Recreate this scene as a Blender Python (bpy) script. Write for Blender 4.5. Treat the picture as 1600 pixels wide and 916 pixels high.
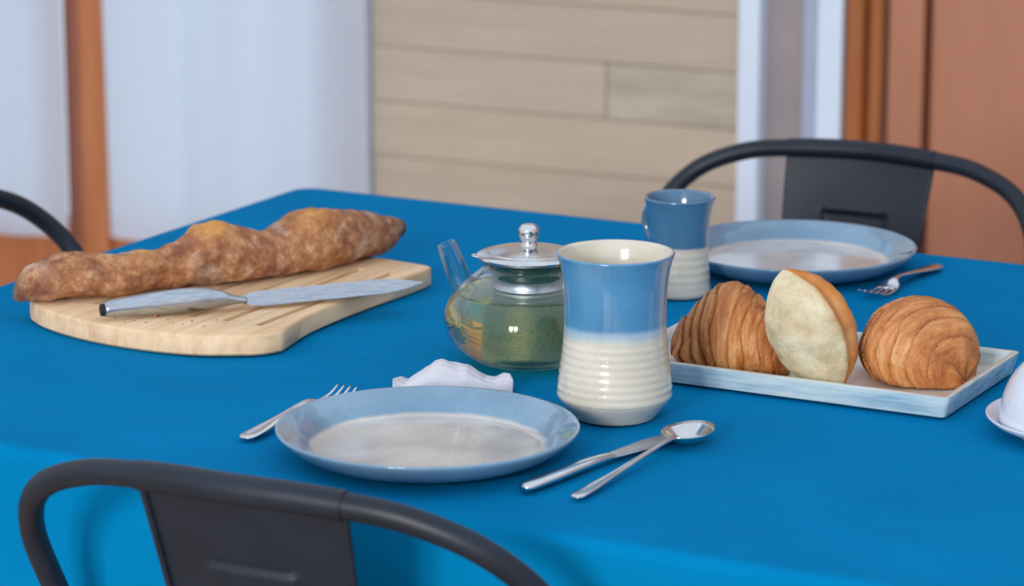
import bpy, bmesh, math, random
from mathutils import Vector, Matrix, noise

random.seed(7)
PI = math.pi
for o in list(bpy.data.objects):
    bpy.data.objects.remove(o)
S = bpy.context.scene
COL = S.collection

# ------------------------------------------------------------------ camera
F = 4936.0                      # focal length in pixels of a 1600 px wide frame
TZ = 0.75                       # table height
PITCH = math.atan((458 + 700) / F)
YAW = math.radians(28.0)
CAM = Vector((0, 0, TZ + 0.70))
FW = Vector((-math.sin(YAW) * math.cos(PITCH), math.cos(YAW) * math.cos(PITCH), -math.sin(PITCH)))
RT = Vector((math.cos(YAW), math.sin(YAW), 0))
UP = RT.cross(FW)
cd = bpy.data.cameras.new('camera')
cam = bpy.data.objects.new('camera', cd)
COL.objects.link(cam)
cam.location = CAM
cam.rotation_euler = (PI / 2 - PITCH, 0, YAW)
cd.sensor_width = 36
cd.lens = F / 1600 * 36
cd.clip_start = 0.05
cd.clip_end = 60
cd.dof.use_dof = True
cd.dof.focus_distance = 2.70
cd.dof.aperture_fstop = 6.6
S.camera = cam

# ------------------------------------------------------------------ light
w = bpy.data.worlds.new('world')
S.world = w
w.use_nodes = True
bg = w.node_tree.nodes['Background']
bg.inputs[0].default_value = (0.84, 0.93, 1.06, 1)
bg.inputs[1].default_value = 1.0


def area(name, loc, target, sx, sy, energy, color):
    l = bpy.data.lights.new(name, 'AREA')
    l.shape = 'RECTANGLE'
    l.size = sx
    l.size_y = sy
    l.energy = energy
    l.color = color
    o = bpy.data.objects.new(name, l)
    COL.objects.link(o)
    o.location = loc
    o.rotation_euler = (Vector(target) - Vector(loc)).to_track_quat('-Z', 'Y').to_euler()
    return o


# daylight from the two sashes of the window on the open side of the room
for dx in (-0.24, 0.24):
    area('window_daylight', (-0.75 + dx, -1.75, 1.85), (-1.25 + dx, 2.3, 0.75), 0.38, 0.75, 56, (1.0, 0.97, 0.93))

S.view_settings.view_transform = 'Standard'
S.view_settings.look = 'None'
S.view_settings.exposure = 0.0
S.view_settings.gamma = 1.0
S.view_settings.use_curve_mapping = False


# ------------------------------------------------------------------ pixel helpers
def ray(x, y):
    return (FW * F + RT * (x - 800) - UP * (y - 458)).normalized()


def at(x, y, z=TZ):
    d = ray(x, y)
    return CAM + d * ((z - CAM.z) / d.z)


def solve_z(X, Y, py):
    """height at which a vertical line through X, Y crosses the image row py"""
    v = Vector((X, Y, 0)) - CAM
    k = (458 - py) / F
    return (k * v.dot(FW) - v.dot(UP)) / (UP.z - k * FW.z)


ROOM = math.radians(2.0)
RX = Vector((math.cos(ROOM), math.sin(ROOM), 0))
RY = Vector((-math.sin(ROOM), math.cos(ROOM), 0))
WY = 4.4                        # back wall, in room coordinates


def room(x, y, z):
    return RX * x + RY * y + Vector((0, 0, z))


def wall(px, py=150, Y=WY):
    d = ray(px, py)
    p = CAM + d * ((Y - CAM.dot(RY)) / d.dot(RY))
    return p.dot(RX), p.z


# ------------------------------------------------------------------ materials
def lin(c):
    return tuple(((v / 255) / 12.92 if v <= 10 else ((v / 255 + 0.055) / 1.055) ** 2.4) for v in c) + (1,)


class Mat:
    def __init__(self, name, rough=0.5, metal=0.0, spec=0.5, **kw):
        self.m = bpy.data.materials.new(name)
        self.m.use_nodes = True
        self.t = self.m.node_tree
        self.b = self.t.nodes['Principled BSDF']
        self.b.inputs['Roughness'].default_value = rough
        self.b.inputs['Metallic'].default_value = metal
        self.b.inputs['Specular IOR Level'].default_value = spec
        for k, v in kw.items():
            self.b.inputs[k.replace('_', ' ')].default_value = v
        self._co = None

    def n(self, kind, **props):
        nd = self.t.nodes.new(kind)
        for k, v in props.items():
            setattr(nd, k, v)
        return nd

    def link(self, a, b):
        self.t.links.new(a, b)

    def co(self):
        if not self._co:
            self._co = self.n('ShaderNodeTexCoord').outputs['Object']
        return self._co

    def mapped(self, scale):
        mp = self.n('ShaderNodeMapping')
        mp.inputs['Scale'].default_value = scale
        self.link(self.co(), mp.inputs['Vector'])
        return mp.outputs[0]

    def noise(self, scale=5, detail=4, rough=0.5, vec=None, stretch=None):
        nd = self.n('ShaderNodeTexNoise')
        nd.inputs['Scale'].default_value = scale
        nd.inputs['Detail'].default_value = detail
        nd.inputs['Roughness'].default_value = rough
        if stretch:
            vec = self.mapped(stretch)
        self.link(vec or self.co(), nd.inputs['Vector'])
        return nd.outputs['Fac']

    def ramp(self, fac, stops):
        r = self.n('ShaderNodeValToRGB')
        e = r.color_ramp.elements
        while len(e) < len(stops):
            e.new(0.5)
        for el, (p, c) in zip(e, stops):
            el.position = p
            el.color = lin(c)
        self.link(fac, r.inputs[0])
        return r.outputs[0]

    def mix(self, fac, a, b, mode='MIX'):
        x = self.n('ShaderNodeMix', data_type='RGBA', blend_type=mode)
        for sock, v in ((x.inputs[0], fac), (x.inputs[6], a), (x.inputs[7], b)):
            if isinstance(v, (int, float)):
                sock.default_value = v
            elif isinstance(v, tuple):
                sock.default_value = v if len(v) == 4 else lin(v)
            else:
                self.link(v, sock)
        return x.outputs[2]

    def math(self, op, a, b=0.0, c=None):
        x = self.n('ShaderNodeMath', operation=op)
        for i, v in enumerate((a, b, c)):
            if v is None:
                continue
            if isinstance(v, (int, float)):
                x.inputs[i].default_value = v
            else:
                self.link(v, x.inputs[i])
        return x.outputs[0]

    def attr(self, name):
        a = self.n('ShaderNodeAttribute')
        a.attribute_name = name
        return a.outputs['Fac']

    def sep(self):
        s = self.n('ShaderNodeSeparateXYZ')
        self.link(self.co(), s.inputs[0])
        return s.outputs

    def step(self, v, lo, hi):
        r = self.n('ShaderNodeMapRange', interpolation_type='SMOOTHSTEP')
        r.inputs[1].default_value = lo
        r.inputs[2].default_value = hi
        self.link(v, r.inputs[0])
        return r.outputs[0]

    def color(self, c):
        if isinstance(c, tuple):
            self.b.inputs['Base Color'].default_value = lin(c)
        else:
            self.link(c, self.b.inputs['Base Color'])
        return self

    def bump(self, h, strength=0.3, dist=0.002):
        b = self.n('ShaderNodeBump')
        b.inputs['Strength'].default_value = strength
        b.inputs['Distance'].default_value = dist
        self.link(h, b.inputs['Height'])
        self.link(b.outputs[0], self.b.inputs['Normal'])
        return self


def simple(name, c, rough=0.5, metal=0.0, var=0.06, scale=8, **kw):
    m = Mat(name, rough, metal, **kw)
    lo = tuple(max(0, v * (1 - var)) for v in c)
    hi = tuple(min(255, v * (1 + var)) for v in c)
    m.color(m.ramp(m.noise(scale, 3), [(0.3, lo), (0.7, hi)]))
    return m.m


M = {}
# tablecloth
m = Mat('blue_cloth', 0.9, spec=0.03)
n1 = m.noise(6, 5)
m.color(m.ramp(n1, [(0.3, (0, 112, 164)), (0.7, (0, 120, 174))]))
wv = m.noise(900, 1, stretch=(1, 0.25, 1))
cr = m.noise(9, 6, 0.6, stretch=(0.6, 1.9, 1))
m.bump(m.math('ADD', m.math('MULTIPLY', wv, 0.12), m.math('MULTIPLY', cr, 1.0)), 0.55, 0.007)
M['cloth'] = m.m
# metal chair paint
m = Mat('charcoal_metal', 0.45, 0.0, 0.4)
m.color(m.ramp(m.noise(14, 4), [(0.35, (16, 25, 38)), (0.7, (24, 34, 49))]))
m.bump(m.noise(300, 2), 0.08, 0.0005)
M['chair'] = m.m
M['rubber'] = simple('black_rubber', (25, 25, 27), 0.8)


# stoneware
def stoneware(name, kind):
    m = Mat(name, 0.16, 0.0, 0.5, Coat_Weight=0.8, Coat_Roughness=0.04)
    sp = m.noise(220, 2)
    speck = m.math('LESS_THAN', sp, 0.33)
    if kind == 'plate':
        r = m.attr('tone')
        cloud = m.noise(18, 4)
        inner = m.ramp(cloud, [(0.35, (178, 172, 170)), (0.65, (205, 202, 198))])
        outer = m.ramp(cloud, [(0.35, (98, 134, 162)), (0.65, (116, 152, 178))])
        c = m.mix(m.step(m.math('ADD', r, m.math('MULTIPLY', m.noise(30, 3), 0.02)), 0.765, 0.80), inner, outer)
        m.color(m.mix(m.math('MULTIPLY', speck, 0.25), c, (90, 100, 110)))
    else:
        z = m.attr('tone')
        zz = m.math('ADD', z, m.math('MULTIPLY', m.math('SUBTRACT', m.noise(25, 3), 0.5), 0.05))
        cloud = m.noise(30, 4)
        cream = m.ramp(cloud, [(0.3, (198, 191, 174)), (0.7, (210, 203, 188))])
        if kind == 'mug':
            blue = m.ramp(cloud, [(0.3, (72, 126, 164)), (0.7, (84, 140, 178))])
            c = m.mix(m.step(zz, 0.49, 0.56), cream, (158, 180, 194))
            c = m.mix(m.step(zz, 0.555, 0.60), c, blue)
        else:
            blue = m.ramp(cloud, [(0.3, (64, 106, 138)), (0.7, (74, 116, 150))])
            c = m.mix(m.step(zz, 0.50, 0.53), cream, blue)
        m.color(m.mix(m.math('MULTIPLY', speck, 0.18), c, (110, 110, 105)))
    m.bump(m.noise(60, 3), 0.06, 0.001)
    return m.m


M['plate'] = stoneware('blue_grey_plate_glaze', 'plate')
M['mug'] = stoneware('blue_and_cream_glaze', 'mug')
M['cup'] = stoneware('dusky_blue_and_cream_glaze', 'cup')
# tray glaze
m = Mat('pale_blue_tray_glaze', 0.2, 0, 0.5, Coat_Weight=0.3)
st = m.noise(9, 5, 0.6, stretch=(1.5, 4, 16))
edge = m.attr('tone')
c = m.ramp(st, [(0.3, (128, 164, 184)), (0.5, (176, 200, 208)), (0.7, (212, 220, 216))])
c = m.mix(edge, c, m.ramp(m.noise(25, 3), [(0.35, (200, 190, 176)), (0.7, (222, 216, 204))]))
m.color(c)
M['tray'] = m.m
# steel
m = Mat('polished_steel', 0.14, 1.0)
m.color(m.ramp(m.noise(40, 2), [(0.3, (205, 205, 208)), (0.7, (225, 225, 226))]))
M['steel'] = m.m
m = Mat('brushed_steel', 0.32, 1.0)
m.color(m.ramp(m.noise(60, 3, stretch=(1, 6, 6)), [(0.3, (168, 176, 188)), (0.7, (198, 204, 212))]))
M['brushed'] = m.m
m = Mat('perforated_steel', 0.45, 1.0)
vo = m.n('ShaderNodeTexVoronoi')
vo.inputs['Scale'].default_value = 800
m.link(m.co(), vo.inputs['Vector'])
m.color(m.mix(m.step(vo.outputs['Distance'], 0.18, 0.3), (120, 124, 126), (215, 217, 218)))
M['mesh'] = m.m


# thin clear glass: sees straight through, mirrors at grazing angles
def thin_glass(name, tint):
    m = bpy.data.materials.new(name)
    m.use_nodes = True
    t = m.node_tree
    t.nodes.clear()
    out = t.nodes.new('ShaderNodeOutputMaterial')
    mx = t.nodes.new('ShaderNodeMixShader')
    tr = t.nodes.new('ShaderNodeBsdfTransparent')
    gl = t.nodes.new('ShaderNodeBsdfGlossy')
    lw = t.nodes.new('ShaderNodeLayerWeight')
    mr = t.nodes.new('ShaderNodeMapRange')
    tr.inputs[0].default_value = tint
    gl.inputs['Roughness'].default_value = 0.02
    lw.inputs['Blend'].default_value = 0.4
    mr.inputs[3].default_value = 0.06
    mr.inputs[4].default_value = 0.92
    t.links.new(lw.outputs['Facing'], mr.inputs[0])
    pw = t.nodes.new('ShaderNodeMath')
    pw.operation = 'POWER'
    pw.inputs[1].default_value = 1.6
    t.links.new(mr.outputs[0], pw.inputs[0])
    t.links.new(pw.outputs[0], mx.inputs[0])
    t.links.new(tr.outputs[0], mx.inputs[1])
    t.links.new(gl.outputs[0], mx.inputs[2])
    t.links.new(mx.outputs[0], out.inputs[0])
    return m


M['glass'] = thin_glass('clear_glass', (0.95, 0.975, 0.97, 1))
M['pane'] = thin_glass('window_glass', (0.95, 0.97, 0.98, 1))
m = Mat('green_tea', 0.0, 0.0, 0.5, Transmission_Weight=1.0, IOR=1.33)
m.color((248, 244, 166))
M['tea'] = m.m
# wood of the board
m = Mat('pale_board_wood', 0.55)
g = m.noise(7, 5, 0.6, stretch=(14, 1.2, 9))
m.color(m.ramp(g, [(0.25, (198, 156, 114)), (0.5, (224, 190, 150)), (0.75, (236, 208, 172))]))
m.bump(g, 0.15, 0.001)
M['board'] = m.m
# bread
m = Mat('dark_baguette_crust', 0.75)
a = m.noise(58, 8, 0.75)
b2 = m.noise(9, 4)
c = m.ramp(a, [(0.28, (84, 48, 34)), (0.42, (140, 86, 58)), (0.54, (178, 122, 84)), (0.68, (222, 182, 144))])
c = m.mix(m.math('MULTIPLY', m.step(m.noise(22, 5, 0.65), 0.50, 0.66), 0.75), c, m.ramp(m.noise(120, 4, 0.7), [(0.35, (140, 104, 86)), (0.65, (214, 194, 176))]))
c = m.mix(m.math('MULTIPLY', m.step(b2, 0.55, 0.70), 0.6), c, (96, 58, 40))
c = m.mix(m.attr('tone'), c, m.ramp(a, [(0.3, (190, 112, 48)), (0.7, (232, 172, 92))]))
c = m.mix(m.attr('burn'), c, (62, 36, 26))
m.color(c)
m.bump(m.math('ADD', a, m.math('MULTIPLY', m.noise(160, 4), 0.5)), 0.8, 0.004)
M['baguette'] = m.m
m = Mat('croissant_crust', 0.42, 0, 0.5)
a = m.noise(16, 7, 0.72, stretch=(6, 1, 1))
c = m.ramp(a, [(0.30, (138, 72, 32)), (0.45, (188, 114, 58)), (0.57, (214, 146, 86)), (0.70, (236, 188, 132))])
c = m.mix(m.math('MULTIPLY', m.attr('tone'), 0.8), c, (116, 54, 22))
m.color(c)
m.bump(m.math('ADD', m.noise(70, 5, 0.7, stretch=(3, 1, 1)), m.math('MULTIPLY', a, 0.8)), 0.9, 0.003)
M['croissant'] = m.m
m = Mat('floury_roll_crust', 0.8)
a = m.noise(45, 6, 0.65)
pale = m.ramp(a, [(0.3, (176, 154, 114)), (0.5, (206, 190, 154)), (0.72, (228, 216, 188))])
brown = m.ramp(m.noise(30, 5), [(0.3, (176, 96, 34)), (0.55, (204, 130, 58)), (0.75, (216, 164, 108))])
m.color(m.mix(m.attr('tone'), pale, brown))
m.bump(m.math('ADD', a, m.math('MULTIPLY', m.noise(12, 3), 0.8)), 0.6, 0.004)
M['roll'] = m.m
M['crumb'] = simple('crumb', (150, 96, 56), 0.9, var=0.3, scale=200)
m = Mat('white_porcelain', 0.12, 0, 0.5, Coat_Weight=0.3)
m.color(m.ramp(m.noise(12, 2), [(0.3, (204, 210, 222)), (0.7, (212, 217, 228))]))
M['porcelain'] = m.m
m = Mat('white_napkin_cotton', 0.85, 0, 0.2)
m.color(m.ramp(m.noise(60, 4), [(0.3, (190, 190, 200)), (0.7, (206, 206, 214))]))
m.bump(m.noise(500, 2), 0.2, 0.0006)
M['napkin'] = m.m


# curtain: lets daylight through
m = Mat('white_voile', 0.9, 0, 0.1)
m.color(m.ramp(m.noise(300, 2, stretch=(1, 1, 0.2)), [(0.3, (222, 233, 255)), (0.7, (230, 239, 255))]))
tl = m.n('ShaderNodeBsdfTranslucent')
tl.inputs[0].default_value = (0.78, 0.90, 1.0, 1)
mx = m.n('ShaderNodeMixShader')
mx.inputs[0].default_value = 0.5
m.link(m.b.outputs[0], mx.inputs[1])
m.link(tl.outputs[0], mx.inputs[2])
m.link(mx.outputs[0], m.t.nodes['Material Output'].inputs[0])
M['curtain'] = m.m


def timber(name, lo, hi, stretch, rough=0.45, rnd=0.0, bump=0.1):
    m = Mat(name, rough)
    g = m.noise(3, 6, 0.6, stretch=stretch)
    c = m.ramp(g, [(0.28, lo), (0.72, hi)])
    if rnd:
        oi = m.n('ShaderNodeObjectInfo')
        c = m.mix(rnd, c, m.ramp(oi.outputs['Random'], [(0.0, (188, 174, 158)), (0.5, (196, 180, 162)), (1.0, (188, 180, 174))]))
    m.color(c)
    m.bump(g, bump, 0.002)
    return m.m


M['plank'] = timber('weathered_plank', (168, 150, 132), (208, 192, 172), (1.2, 1.2, 14), 0.6, 0.6, 0.2)
M['plank_grey'] = timber('grey_weathered_plank', (160, 148, 136), (202, 190, 174), (1.6, 1.6, 9), 0.6, 0.0, 0.2)
M['orange_wood'] = timber('orange_varnished_wood', (176, 104, 62), (200, 128, 82), (14, 14, 1))
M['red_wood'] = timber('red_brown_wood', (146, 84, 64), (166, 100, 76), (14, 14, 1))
M['door_wood'] = timber('terracotta_door_paint', (176, 116, 88), (188, 128, 100), (8, 8, 1), 0.5)
M['door_frame'] = timber('brown_door_frame', (150, 84, 42), (182, 112, 62), (16, 16, 1), 0.4)
M['white_trim'] = simple('white_trim_paint', (218, 232, 252), 0.5, var=0.02)
M['wall'] = simple('grey_wall_paint', (160, 150, 152), 0.8, var=0.03)
M['side_wall'] = simple('white_wall_paint', (232, 232, 230), 0.9, var=0.02)
m = Mat('floor_tile', 0.5)
bt = m.n('ShaderNodeTexBrick')
bt.offset = 0
bt.inputs['Scale'].default_value = 1.0
bt.inputs['Brick Width'].default_value = 0.4
bt.inputs['Row Height'].default_value = 0.4
bt.inputs['Mortar Size'].default_value = 0.006
bt.inputs['Color1'].default_value = lin((176, 150, 128))
bt.inputs['Color2'].default_value = lin((186, 160, 138))
bt.inputs['Mortar'].default_value = lin((130, 120, 110))
m.link(m.co(), bt.inputs['Vector'])
m.color(bt.outputs[0])
M['floor'] = m.m
M['table_wood'] = timber('table_wood', (120, 84, 54), (150, 108, 72), (2, 14, 14))


# ------------------------------------------------------------------ mesh helpers
def obj(name, bm, mat, parent=None, smooth=True, loc=None, angle=None):
    me = bpy.data.meshes.new(name)
    bmesh.ops.recalc_face_normals(bm, faces=bm.faces[:])
    bm.to_mesh(me)
    bm.free()
    if smooth:
        me.polygons.foreach_set('use_smooth', [True] * len(me.polygons))
        if angle:
            me.set_sharp_from_angle(angle=math.radians(angle))
    me.materials.append(M[mat] if isinstance(mat, str) else mat)
    o = bpy.data.objects.new(name, me)
    COL.objects.link(o)
    if parent:
        o.parent = parent
    if loc:
        o.location = loc
    return o


def tag(o, label=None, cat=None, group=None, kind=None):
    for k, v in (('label', label), ('category', cat), ('group', group), ('kind', kind)):
        if v:
            o[k] = v
    return o


def thing(name, label, cat, loc=(0, 0, 0), rz=0.0, group=None):
    o = bpy.data.objects.new(name, None)
    COL.objects.link(o)
    o.empty_display_size = 0.05
    o.location = loc
    o.rotation_euler = (0, 0, rz)
    return tag(o, label, cat, group)


def copy_tree(o, parent=None):
    c = o.copy()
    COL.objects.link(c)
    c.parent = parent
    for ch in [x for x in bpy.data.objects if x.parent == o]:
        copy_tree(ch, c)
    return c


def box(bm, x0, x1, y0, y1, z0, z1, f=None, bevel=0.0):
    r = bmesh.ops.create_cube(bm, size=1)
    vs = r['verts']
    for v in vs:
        v.co = Vector(((x0 + x1) / 2 + v.co.x * (x1 - x0), (y0 + y1) / 2 + v.co.y * (y1 - y0), (z0 + z1) / 2 + v.co.z * (z1 - z0)))
    if bevel:
        es = list({e for v in vs for e in v.link_edges})
        rb = bmesh.ops.bevel(bm, geom=es, offset=bevel, segments=2, affect='EDGES', profile=0.5)
        vs = list({v for fc in rb['faces'] for v in fc.verts} | {v for v in vs if v.is_valid})
    if f:
        for v in vs:
            v.co = f(v.co.x, v.co.y, v.co.z)
    return vs


def lathe(bm, prof, n=64, tone=None, close=False):
    """prof: (radius, z) list"""
    rings = []
    lay = bm.verts.layers.float.get('tone') or (bm.verts.layers.float.new('tone') if tone else None)
    for r, z in prof:
        if r < 1e-6:
            v = bm.verts.new((0, 0, z))
            rings.append([v])
        else:
            rings.append([bm.verts.new((r * math.cos(2 * PI * i / n), r * math.sin(2 * PI * i / n), z)) for i in range(n)])
        if tone:
            for v in rings[-1]:
                v[lay] = tone(r, z, len(rings) - 1)
    pairs = list(zip(rings, rings[1:])) + ([(rings[-1], rings[0])] if close else [])
    for a, b in pairs:
        for i in range(n):
            j = (i + 1) % n
            if len(a) == 1 and len(b) == 1:
                continue
            if len(a) == 1:
                bm.faces.new((a[0], b[i], b[j]))
            elif len(b) == 1:
                bm.faces.new((a[i], a[j], b[0]))
            else:
                bm.faces.new((a[i], a[j], b[j], b[i]))
    return rings


def catmull(pts, n=8):
    P = [Vector(p) for p in pts]
    P = [P[0] * 2 - P[1]] + P + [P[-1] * 2 - P[-2]]
    out = []
    for i in range(1, len(P) - 2):
        a, b, c, d = P[i - 1:i + 3]
        for k in range(n):
            t = k / n
            out.append(0.5 * ((2 * b) + (c - a) * t + (2 * a - 5 * b + 4 * c - d) * t * t + (3 * b - a - 3 * c + d) * t ** 3))
    out.append(P[-2])
    return out


def tube(bm, pts, rad, n=14, cap=True, flat=None):
    """rad: number or list; flat: (side half width, up half thickness) list -> elliptical strip with world-up frame"""
    rings = []
    prev = None
    for i, p in enumerate(pts):
        t = (pts[min(i + 1, len(pts) - 1)] - pts[max(i - 1, 0)]).normalized()
        if flat:
            side = t.cross(Vector((0, 0, 1))).normalized()
            up = side.cross(t).normalized()
        else:
            if prev is None:
                ref = Vector((0, 0, 1)) if abs(t.z) < 0.9 else Vector((1, 0, 0))
                side = t.cross(ref).normalized()
            else:
                side = (prev - t * prev.dot(t)).normalized()
            prev = side
            up = side.cross(t).normalized()
        if flat:
            a, b = flat[i]
        else:
            a = b = rad[i] if isinstance(rad, (list, tuple)) else rad
        rings.append([bm.verts.new(p + side * (a * math.cos(2 * PI * k / n)) + up * (b * math.sin(2 * PI * k / n))) for k in range(n)])
    for a, b in zip(rings, rings[1:]):
        for k in range(n):
            j = (k + 1) % n
            bm.faces.new((a[k], a[j], b[j], b[k]))
    if cap:
        bm.faces.new(rings[0][::-1])
        bm.faces.new(rings[-1])
    return rings


def interp(xs, ys, x):
    if x <= xs[0]:
        return ys[0]
    for i in range(len(xs) - 1):
        if x <= xs[i + 1]:
            t = (x - xs[i]) / (xs[i + 1] - xs[i])
            return ys[i] + (ys[i + 1] - ys[i]) * t
    return ys[-1]


# ------------------------------------------------------------------ the room
def struct(name, bm, mat, parent=None, smooth=False):
    o = obj(name, bm, mat, parent, smooth)
    if not parent:
        o['kind'] = 'structure'
    return o


XL, XR, YF, ZC = -4.3, 1.6, -2.6, 2.5
bm = bmesh.new(); box(bm, XL, XR, YF, WY + 0.2, -0.1, 0, room); struct('floor', bm, 'floor')
bm = bmesh.new(); box(bm, XL - 0.1, XL, YF, WY + 0.2, 0, ZC, room); struct('wall_left', bm, 'side_wall')
bm = bmesh.new(); box(bm, XR, XR + 0.1, YF, WY + 0.2, 0, ZC, room); struct('wall_right', bm, 'side_wall')

xw = {p: wall(p)[0] for p in (0, 102, 125, 165, 572, 587, 1165, 1198, 1258, 1328, 1385)}
WIN_L = xw[125] - (xw[587] - xw[125]) - 0.0          # both leaves equally wide
WIN_T = 2.15
bm = bmesh.new()
box(bm, XL, WIN_L, WY, WY + 0.2, 0, ZC, room)                     # left of the window
box(bm, WIN_L, xw[572] + 0.01, WY, WY + 0.2, WIN_T, ZC, room)     # above it
box(bm, xw[572] + 0.01, xw[1328], WY, WY + 0.2, 0, ZC, room)      # plank and grey part
box(bm, xw[1328], xw[1328] + 1.0, WY, WY + 0.2, 2.1, ZC, room)    # above the door
box(bm, xw[1328] + 1.0, XR, WY, WY + 0.2, 0, ZC, room)
wall_back = struct('wall_back', bm, 'wall')

# plank cladding between the two white trims
PH = 0.0875
z0 = wall(600, 238)[1]
z0 -= math.floor(z0 / PH) * PH
k = 0
zz = z0 - PH
px0, px1 = xw[587] + 0.002, xw[1165] - 0.002
while zz < ZC:
    a, b = max(zz, 0.0), min(zz + PH, ZC)
    if b - a > 0.02:
        split = px0 + (px1 - px0) * 0.65
        for xa, xb in ([(px0, split), (split, px1)] if k % 5 == 2 else [(px0, px1)]):
            bm = bmesh.new()
            t = 0.018 + random.uniform(-0.002, 0.003)
            cx, cz = (xa + xb) / 2, (a + b) / 2
            box(bm, xa - cx + 0.0012, xb - cx - 0.0012, -t / 2, t / 2, a - cz + 0.0006, b - cz - 0.0006, None, 0.0012)
            p = obj('plank', bm, 'plank_grey' if xa == split else 'plank', wall_back, False)
            p.location = room(cx, WY - t / 2, cz)
            p.rotation_euler = (0, 0, ROOM)
    zz += PH
    k += 1


def trim(name, xa, xb, depth=0.03, z1=ZC, mat='white_trim'):
    bm = bmesh.new()
    box(bm, xa, xb, WY - depth, WY, 0, z1, room, 0.003)
    return struct(name, bm, mat)


trim('trim_1', wall(576, 150, WY - 0.02)[0], xw[587], 0.02)
trim('trim_2', xw[1165], xw[1198], 0.035)
trim('trim_3', xw[1258] + 0.03, xw[1328] - 0.002, 0.035)
bm = bmesh.new()
box(bm, xw[1258], xw[1258] + 0.029, WY - 0.015, WY, 0, ZC, room, 0.003)
struct('trim_4', bm, simple('blue_grey_trim_paint', (168, 180, 204), 0.5, var=0.02))

# window: two glazed leaves in orange wood
window = bpy.data.objects.new('window_1', None)
COL.objects.link(window)
window['kind'] = 'structure'
zb = wall(60, 362)[1] + 0.02       # lower edge of the glass
xr_win = xw[572] + 0.01


def wpart(name, x0, x1, y0, y1, z0, z1, mat='orange_wood', bev=0.004):
    bm = bmesh.new()
    box(bm, x0, x1, y0, y1, z0, z1, room, bev)
    return obj(name, bm, mat, window, False)


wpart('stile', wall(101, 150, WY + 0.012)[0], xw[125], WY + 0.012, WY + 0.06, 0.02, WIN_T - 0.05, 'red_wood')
wpart('stile', xw[125] + 0.001, xw[165], WY - 0.005, WY + 0.06, 0.02, WIN_T - 0.05)
wpart('stile', WIN_L + 0.002, WIN_L + 0.06, WY + 0.01, WY + 0.06, 0.02, WIN_T - 0.05)
wpart('stile', xr_win - 0.06, xr_win - 0.001, WY + 0.01, WY + 0.06, 0.02, WIN_T - 0.05)
for a, b in ((WIN_L + 0.061, xw[102] - 0.001), (xw[165] + 0.001, xr_win - 0.061)):
    wpart('bottom_rail', a, b, WY + 0.01, WY + 0.06, 0.02, zb)
    wpart('top_rail', a, b, WY + 0.01, WY + 0.06, WIN_T - 0.13, WIN_T - 0.051)
    wpart('pane', a, b, WY + 0.05, WY + 0.054, zb, WIN_T - 0.13, 'pane', 0)
wpart('head', WIN_L + 0.002, xr_win - 0.001, WY - 0.005, WY + 0.1, WIN_T - 0.05, WIN_T - 0.001)
wpart('threshold', WIN_L + 0.002, xr_win - 0.001, WY - 0.005, WY + 0.1, 0.0, 0.02)


def curtain(x0, x1, zbot, seed, label):
    rnd = random.Random(seed)
    bm = bmesh.new()
    nx, nz = 150, 40
    ztop = WIN_T - 0.1
    ph = [rnd.uniform(0, 6) for _ in range(4)]
    g = []
    for j in range(nz + 1):
        row = []
        v = j / nz
        for i in range(nx + 1):
            u = i / nx
            x = x0 + (x1 - x0) * u + 0.008 * v * math.sin(9 * u + ph[0]) * math.sin(PI * u)
            d = 0.011 * math.sin(u * 13 + ph[1] + 1.5 * v * math.sin(3 * u)) + 0.0025 * math.sin(u * 37 + ph[2] + 2 * v)
            d *= 0.45 + 0.55 * v
            d += 0.012 * v * math.sin(5 * u + 4 * v + ph[3])
            z = ztop + (zbot - ztop) * v + 0.012 * v * math.sin(u * 3.2 + ph[0]) * (1 if v > 0.5 else 2 * v)
            row.append(bm.verts.new(room(x, WY - 0.035 + d * 0.9, z)))
        g.append(row)
    for j in range(nz):
        for i in range(nx):
            bm.faces.new((g[j][i], g[j][i + 1], g[j + 1][i + 1], g[j + 1][i]))
    root = thing('curtain', label, 'curtain', room((x0 + x1) / 2, WY - 0.035, zbot))
    o = obj('cloth', bm, 'curtain')
    o.parent = root
    o.matrix_parent_inverse = Matrix.Translation(-root.location)
    bm = bmesh.new()
    tube(bm, [room(x0 - 0.005, WY - 0.035, ztop), room(x1 + 0.005, WY - 0.035, ztop)], 0.004, 10)
    r = obj('rod', bm, 'steel')
    r.parent = root
    r.matrix_parent_inverse = Matrix.Translation(-root.location)


CY = WY - 0.03
curtain(wall(166, 150, CY)[0], wall(581, 150, CY)[0], wall(180, 376)[1], 3, 'white voile curtain hanging between the orange post and the plank wall')
curtain(WIN_L + 0.05, wall(103, 150, CY)[0], wall(50, 364)[1], 5, 'white voile curtain beyond the orange post, away from the plank wall')

# door on the right
door = bpy.data.objects.new('door_1', None)
COL.objects.link(door)
door['kind'] = 'structure'
DX0, DX1 = xw[1328] + 0.001, xw[1328] + 0.999


def dpart(name, x0, x1, y0, y1, z0, z1, mat, bev=0.004, parent=door):
    bm = bmesh.new()
    box(bm, x0, x1, y0, y1, z0, z1, room, bev)
    return obj(name, bm, mat, parent, False)


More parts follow.
